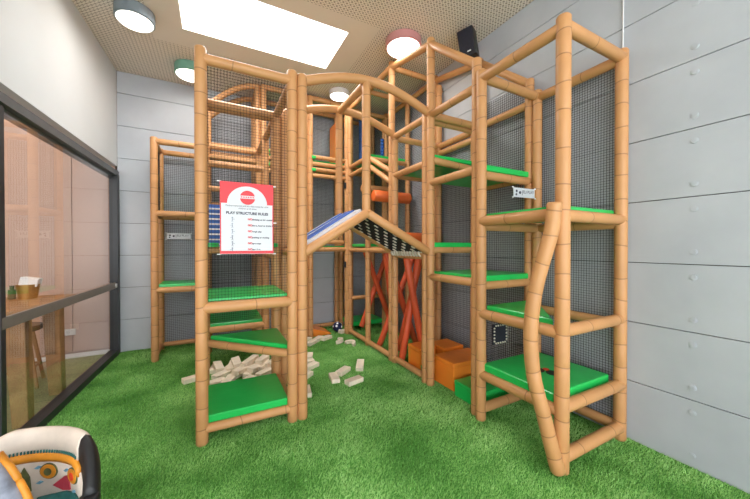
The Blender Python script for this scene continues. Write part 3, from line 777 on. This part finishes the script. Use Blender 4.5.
lamp(-.72, 4.06, .175, .12, 'lgrey', 'round grey ceiling lamp above the glass wall, left of skylight', 3)
lamp(-.27, 4.98, .19, .12, 'lgreen', 'round green ceiling lamp behind the top of the left tower', 3)
lamp(2.04, 3.15, .215, .095, 'pink', 'round pink ceiling lamp above the centre tower', 4)
lamp(1.80, 4.66, .16, .08, 'lwhite', 'small round white ceiling lamp seen under the arched bridge rail', 4)

t = thing('speaker', (2.60, 2.62, 3.66), 'black wall speaker under the ceiling beside the centre tower', 'speaker', rz=math.radians(-62))
T = Matrix.Rotation(.12, 4, 'X') @ Matrix.Rotation(-.12, 4, 'Y')
bm = bmesh.new(); box(bm, (0, 0, .14), (.18, .15, .31), bev=.014); bm.transform(T); cb_ = build('cabinet', bm, M['black'], t, local=True)
bm = bmesh.new(); box(bm, (0, -.076, .15), (.155, .008, .26), bev=.003); bm.transform(T); build('grille', bm, M['blackweb'], cb_, local=True)
bm = bmesh.new(); box(bm, (.02, -.082, .035), (.04, .004, .014), bev=.001); bm.transform(T); build('badge', bm, M['lwhite'], cb_, local=True)
bm = bmesh.new(); box(bm, (.0, .17, .26), (.03, .26, .03), bev=.004); box(bm, (0, .27, .24), (.05, .03, .10), bev=.006); bm.transform(T); build('bracket', bm, M['black'], t, local=True)
bm = bmesh.new(); cyl(bm, (XR-.01, 1.25, 3.0), (XR-.01, 1.25, CEIL), .005, .005, 8)
tag(build('cable', bm, M['white']), 'thin white cable running down the right wall to the tower top', 'cable')
for x, y, z, lab in ((-.78, YB-.008, .42, 'white wall socket on the back wall beside the corner tower'), (-1.72, YB-.018, .36, 'white double socket on the cafe wall behind glass')):
    t = thing('wall_socket', (x, y, z), lab, 'socket')
    bm = bmesh.new(); box(bm, (0, 0, 0), (.085 if x > -1 else .15, .012, .085), bev=.004); pl_ = build('plate', bm, M['white'], t, local=True)
    bm = bmesh.new(); cyl(bm, (0, -.004, 0), (0, -.009, 0), .02, .022, 16); build('outlet', bm, M['lwhite'], pl_, local=True)

# ------------------------------------------------------------------ cafe furniture
t = thing('bar_table', (-1.95, 3.98, 0), 'tall wooden bar table behind the glass with heavy legs', 'table')
bm = bmesh.new(); box(bm, (.05, 0, .965), (1.15, 1.0, .055), bev=.006); build('tabletop', bm, M['wood'], t, local=True)
for sx in (-1, 1):
    for sy in (-1, 1):
        bm = bmesh.new(); vs = []
        for z, k in ((0, .050), (.94, .064)):
            for a, b in ((-1, -1), (1, -1), (1, 1), (-1, 1)): vs.append(bm.verts.new((.03+sx*(.47+.03*(z < .1))+a*k, sy*.32+b*k, z)))
        bmesh.ops.convex_hull(bm, input=vs); bmesh.ops.bevel(bm, geom=list(bm.edges), offset=.005, segments=1, affect='EDGES'); build('leg', bm, M['wood'], t, local=True)
bm = bmesh.new(); box(bm, (.03, 0, .91), (.95, .78, .05), bev=.003); build('apron', bm, M['wood'], t, local=True)
zt = .9925
t = thing('napkin_bucket', (-1.62, 4.28, zt), 'brass bucket of white napkins on the bar table', 'bucket')
bm = bmesh.new(); cyl(bm, (0, 0, 0), (0, 0, .14), .065, .085, 28); build('pail', bm, M['brass'], t, local=True, smooth=False)
bm = bmesh.new(); box(bm, (.02, 0, .165), (.13, .10, .08), bev=.006, mtx=Matrix.Rotation(.2, 4, 'Y')); build('napkins', bm, M['white'], t, local=True)
for k, (x, y, h, m, lab) in enumerate(((-1.78, 4.18, .10, 'darkwood', 'dark pepper grinder left of the brass bucket'), (-1.74, 4.30, .13, 'olive', 'green glass bottle tucked beside the brass bucket'))):
    bm = bmesh.new(); cyl(bm, (x, y, zt), (x, y, zt+h*.7), .028, .026, 20); cyl(bm, (x, y, zt+h*.7), (x, y, zt+h), .014, .017, 16)
    tag(build('pepper_grinder' if k == 0 else 'bottle', bm, M[m]), lab, 'grinder' if k == 0 else 'bottle')
def stool(x, y, lab, rz):
    t = thing('bar_stool', (x, y, 0), lab, 'stool', rz=rz, group=None)
    bm = bmesh.new(); cyl(bm, (0, 0, .60), (0, 0, .655), .195, .205, 32); bmesh.ops.bevel(bm, geom=[e for e in bm.edges if abs(e.verts[0].co.z-e.verts[1].co.z) < 1e-5], offset=.012, segments=2, affect='EDGES'); build('seat', bm, M['darkwood'], t, local=True)
    for a in range(4):
        c, s = math.cos(a*math.pi/2+.78), math.sin(a*math.pi/2+.78)
        bm = bmesh.new(); cyl(bm, (c*.24, s*.24, 0), (c*.13, s*.13, .60), .016, .02, 12); build('leg', bm, M['wood'], t, local=True)
        c2, s2 = math.cos((a+1)*math.pi/2+.78), math.sin((a+1)*math.pi/2+.78)
        bm = bmesh.new(); cyl(bm, (c*.20, s*.20, .2), (c2*.20, s2*.20, .2), .011, .011, 10); build('stretcher', bm, M['wood'], t, local=True)
stool(-1.86, 4.68, 'dark seated bar stool at the far end of the bar table', .2)
stool(-2.05, 3.05, 'dark seated bar stool at the near end of bar table by mullion', .5)

# ------------------------------------------------------------------ painted tub chair
cx, cy, RO = -.775, 1.54, .365
t = thing('tub_chair', (cx, cy, 0), 'colourful patchwork tub chair with cream rim and black arm edging, bottom left', 'chair', rz=-TH)
def rimz(a): return .715-.15*max(0, (abs(a)-.42)/.58)**1.6         # a = angle from the back direction (+Y local)
def shellband(a0, a1, r0f, z0f, r1f, z1f, n=40):
    bm = bmesh.new(); rows = []
    for k in range(n+1):
        a = a0+(a1-a0)*k/n; s, c = math.sin(a), math.cos(a); zr = rimz(a)
        rows.append([bm.verts.new((s*rf, c*rf, zf(zr))) for rf, zf in ((r0f, z0f), (r1f, z1f))])
    for k in range(n): bm.faces.new((rows[k][0], rows[k+1][0], rows[k+1][1], rows[k][1]))
    return bm
def profile_band(a0, a1, prof, n=48):
    "closed profile [(radius, z offset from rim or absolute z)] swept round the chair"
    bm = bmesh.new(); rows = []
    for k in range(n+1):
        a = a0+(a1-a0)*k/n; s, c = math.sin(a), math.cos(a); zr = rimz(a)
        rows.append([bm.verts.new((s*r, c*r, (z+zr) if z <= .2 and z > -.5 else z+10)) for r, z in prof])
    m = len(prof)
    for k in range(n):
        for i in range(m): bm.faces.new((rows[k][i], rows[k][(i+1) % m], rows[k+1][(i+1) % m], rows[k+1][i]))
    bm.faces.new(rows[0]); bm.faces.new(rows[n]); bmesh.ops.recalc_face_normals(bm, faces=bm.faces)
    return bm
AB = .52
# outer shell, rolled cream rim, mustard band, patterned lining, black arm edging
build('outer_shell', profile_band(-1.0, 1.0, [(.33, -9.80), (.345, -9.80), (.362, -.06), (.34, -.06)]), M['olive'], t, smooth=True, local=True)
roll = lambda r0, rr, zz: [(r0+rr*math.cos(q*math.pi/6), zz+rr*.75*math.sin(q*math.pi/6)) for q in range(12)]
build('rim', profile_band(-1.0, AB, [(.318, -.11), (.318, -.05), (.326, -.018), (.338, -.005), (.35, -.004), (.362, -.018), (.368, -.05), (.362, -.11)]), M['cream'], t, smooth=True, local=True, label='cream quilted rim')
build('arm_edging', profile_band(AB, 1.0, [(.322, -.12), (.322, -.05), (.330, -.015), (.345, -.002), (.362, -.015), (.375, -.05), (.375, -.09), (.322, -.12)]), M['black'], t, smooth=True, local=True, label='black arm edging')
build('mustard_band', profile_band(-1.0, AB+.1, [(.310, -.135), (.306, -.12), (.309, -.102), (.325, -.098), (.33, -.135)]), M['mustard'], t, smooth=True, local=True, label='mustard piping band')
ln_ = build('lining', profile_band(-1.0, 1.0, [(.315, -9.62), (.317, -.12), (.35, -.10), (.35, -9.62)]), M['cream'], t, smooth=True, local=True, label='cream patterned lining')
def patch(a, dz, pts_, m, nm, lab, th=.004):
    "flat printed shape that follows the lining"
    bm = bmesh.new(); f = []
    for k in (0, 1):
        ring = []
        for u, v in pts_:
            aa = a+u/.31; r = .3165-th*k
            ring.append(bm.verts.new((math.sin(aa)*r, math.cos(aa)*r, rimz(a)+dz+v)))
        f.append(ring)
    bm.faces.new(f[1]); n = len(pts_)
    for i in range(n): bm.faces.new((f[0][i], f[0][(i+1) % n], f[1][(i+1) % n], f[1][i]))
    bmesh.ops.recalc_face_normals(bm, faces=bm.faces); build(nm, bm, M[m], ln_, local=True, label=lab)
circ = lambda r, k=1.0: [(r*k*math.cos(q*math.pi/10), r*math.sin(q*math.pi/10)) for q in range(20)]
for a, k1, k2 in ((.0, 'mustard', 'olive'), (.43, 'mustard', 'patchred')):
    patch(a, -.178, circ(.034, 1.1), 'olive', 'eye_spot', 'olive ring', .004); patch(a, -.178, circ(.030, 1.1), k1, 'eye_spot', 'mustard eye spot', .007); patch(a, -.178, circ(.016), k2, 'eye_spot', 'inner eye spot', .010)
patch(.22, -.222, [(-.05, -.015), (.0, -.03), (.045, -.02), (.03, .035), (.01, .03)], 'crimson', 'nose_patch', 'crimson triangle', .006)
patch(.27, -.275, [(-.14, -.04), (.12, -.04), (.13, .025), (.06, .03), (.0, .02), (-.06, .0), (-.13, -.015)], 'teal', 'teal_patch', 'teal scalloped patch', .005)
for a in (-.30, .76): patch(a, -.20, [(-.025, -.06), (.025, -.06), (.02, .0), (.0, .045), (-.02, 0)], 'olive', 'leaf_patch', 'dark green leaf', .005)
for a, z in ((.72, -.225), (.28, -.155), (-.12, -.215), (-.14, -.15), (.45, -.23), (.1, -.225)): patch(a, z-.01, [(-.014, -.004), (.0, .006), (.014, 0), (.0, -.008)], 'skyblue', 'stitch_mark', 'blue stitch', .005)
for sg in (-1, 1):
    z1_ = rimz(1.0); me = tube_mesh([(sg*math.sin(1.0)*.345, math.cos(1.0)*.345, z) for z in (.22, z1_-.2, z1_-.03)], .034, 0, seg=14)
    link('end_edging', me, M['black'], t)
bm = bmesh.new()
for k in range(40):
    a = -.96+k*.037; zr = rimz(a); box(bm, (math.sin(a)*.316, math.cos(a)*.316, zr-.094), (.004, .006, .012), rz=-a)
build('blanket_stitch', bm, M['teal'], t, local=True)
bm = bmesh.new(); cyl(bm, (0, 0, .30), (0, 0, .42), .30, .30, 40); bmesh.ops.bevel(bm, geom=[e for e in bm.edges if abs(e.verts[0].co.z-e.verts[1].co.z) < 1e-5], offset=.03, segments=3, affect='EDGES'); build('seat', bm, M['teal'], t, smooth=True, local=True)
for sx in (-1, 1):
    for sy in (-1, 1):
        bm = bmesh.new(); cyl(bm, (sx*.24, sy*.22, 0), (sx*.19, sy*.18, .31), .014, .022, 16); build('leg', bm, M['black'], t, local=True)
# loose cushion with mustard piping leaning on the near arm
pc = thing('patchwork_cushion', (cx+.0, cy+.085, .43), 'pale cushion with mustard piping lying in the tub chair', 'cushion', rz=-TH+.45)
def pillow(w_, h_, th_):
    bm = bmesh.new(); bmesh.ops.create_grid(bm, x_segments=14, y_segments=14, size=1)
    geo = bmesh.ops.duplicate(bm, geom=bm.verts[:]+bm.edges[:]+bm.faces[:])
    top = [v for v in geo['geom'] if isinstance(v, bmesh.types.BMVert)]; tset = set(top)
    for v in bm.verts:
        x, y = v.co.x, v.co.y; k = ((1-x**4)*(1-y**4))**.5 if abs(x) < 1 and abs(y) < 1 else 0
        s = 1 if v in tset else -1; v.co = Vector((x*w_/2*(1-.06*y*y), y*h_/2*(1-.06*x*x), s*th_/2*k))
    bmesh.ops.remove_doubles(bm, verts=bm.verts, dist=.0005); bmesh.ops.recalc_face_normals(bm, faces=bm.faces); return bm
RT = Matrix.Translation((0, 0, .13)) @ Matrix.Rotation(1.25, 4, 'X') @ Matrix.Rotation(.5, 4, 'Z')
bm = pillow(.28, .27, .09); bm.transform(RT); cv_ = build('cover', bm, M['slate'], pc, smooth=True, local=True)
path = []
for k in range(40):
    a = k/40*2*math.pi; c, s = math.cos(a), math.sin(a); q = 1/max(abs(c), abs(s)); x, y = c*q, s*q
    path.append(RT @ Vector((x*.14*(1-.06*y*y), y*.135*(1-.06*x*x), 0)))
me = tube_mesh(path+[path[0]], .012, 0, seg=10); o = link('piping', me, M['mustard'], cv_); o['label'] = 'mustard piping'

# ------------------------------------------------------------------ light, camera
sc = bpy.context.scene
wd = bpy.data.worlds.new('sky'); sc.world = wd; wd.use_nodes = True
bg = wd.node_tree.nodes['Background']; bg.inputs[0].default_value = (.93, .96, 1, 1); bg.inputs[1].default_value = 3.4
def area(name, loc, rot, sx_, sy_, e, c=(1, 1, 1)):
    l = bpy.data.lights.new(name, 'AREA'); l.shape = 'RECTANGLE'; l.size = sx_; l.size_y = sy_; l.energy = e; l.color = c
    o = bpy.data.objects.new(name, l); col.objects.link(o); o.location = loc; o.rotation_euler = rot; return o
area('skylight_daylight', ((sx0+sx1)/2, (sy0+sy1)/2, CEIL+.262), (0, 0, 0), 1.7, .82, 55, (1, .985, .96))
for x, y in ((-2.4, 4.2), (-3.6, 2.6)):
    area('cafe_warm_fill', (x, y, CEIL-.1), (0, 0, 0), .5, .5, 22, (1, .76, .60))  # warm fill added to light the cafe; no pendant fitting is modelled
cam = bpy.data.cameras.new('camera'); co = bpy.data.objects.new('camera', cam); col.objects.link(co); sc.camera = co
cam.sensor_width = 36; cam.lens = 308/750*36; cam.clip_start = .02
co.location = (0, 0, 1.5); co.rotation_euler = (math.radians(90-.47), 0, -TH)
vs = sc.view_settings; vs.view_transform = 'Standard'; vs.look = 'None'; vs.gamma = 1; vs.exposure = .40; vs.use_curve_mapping = False
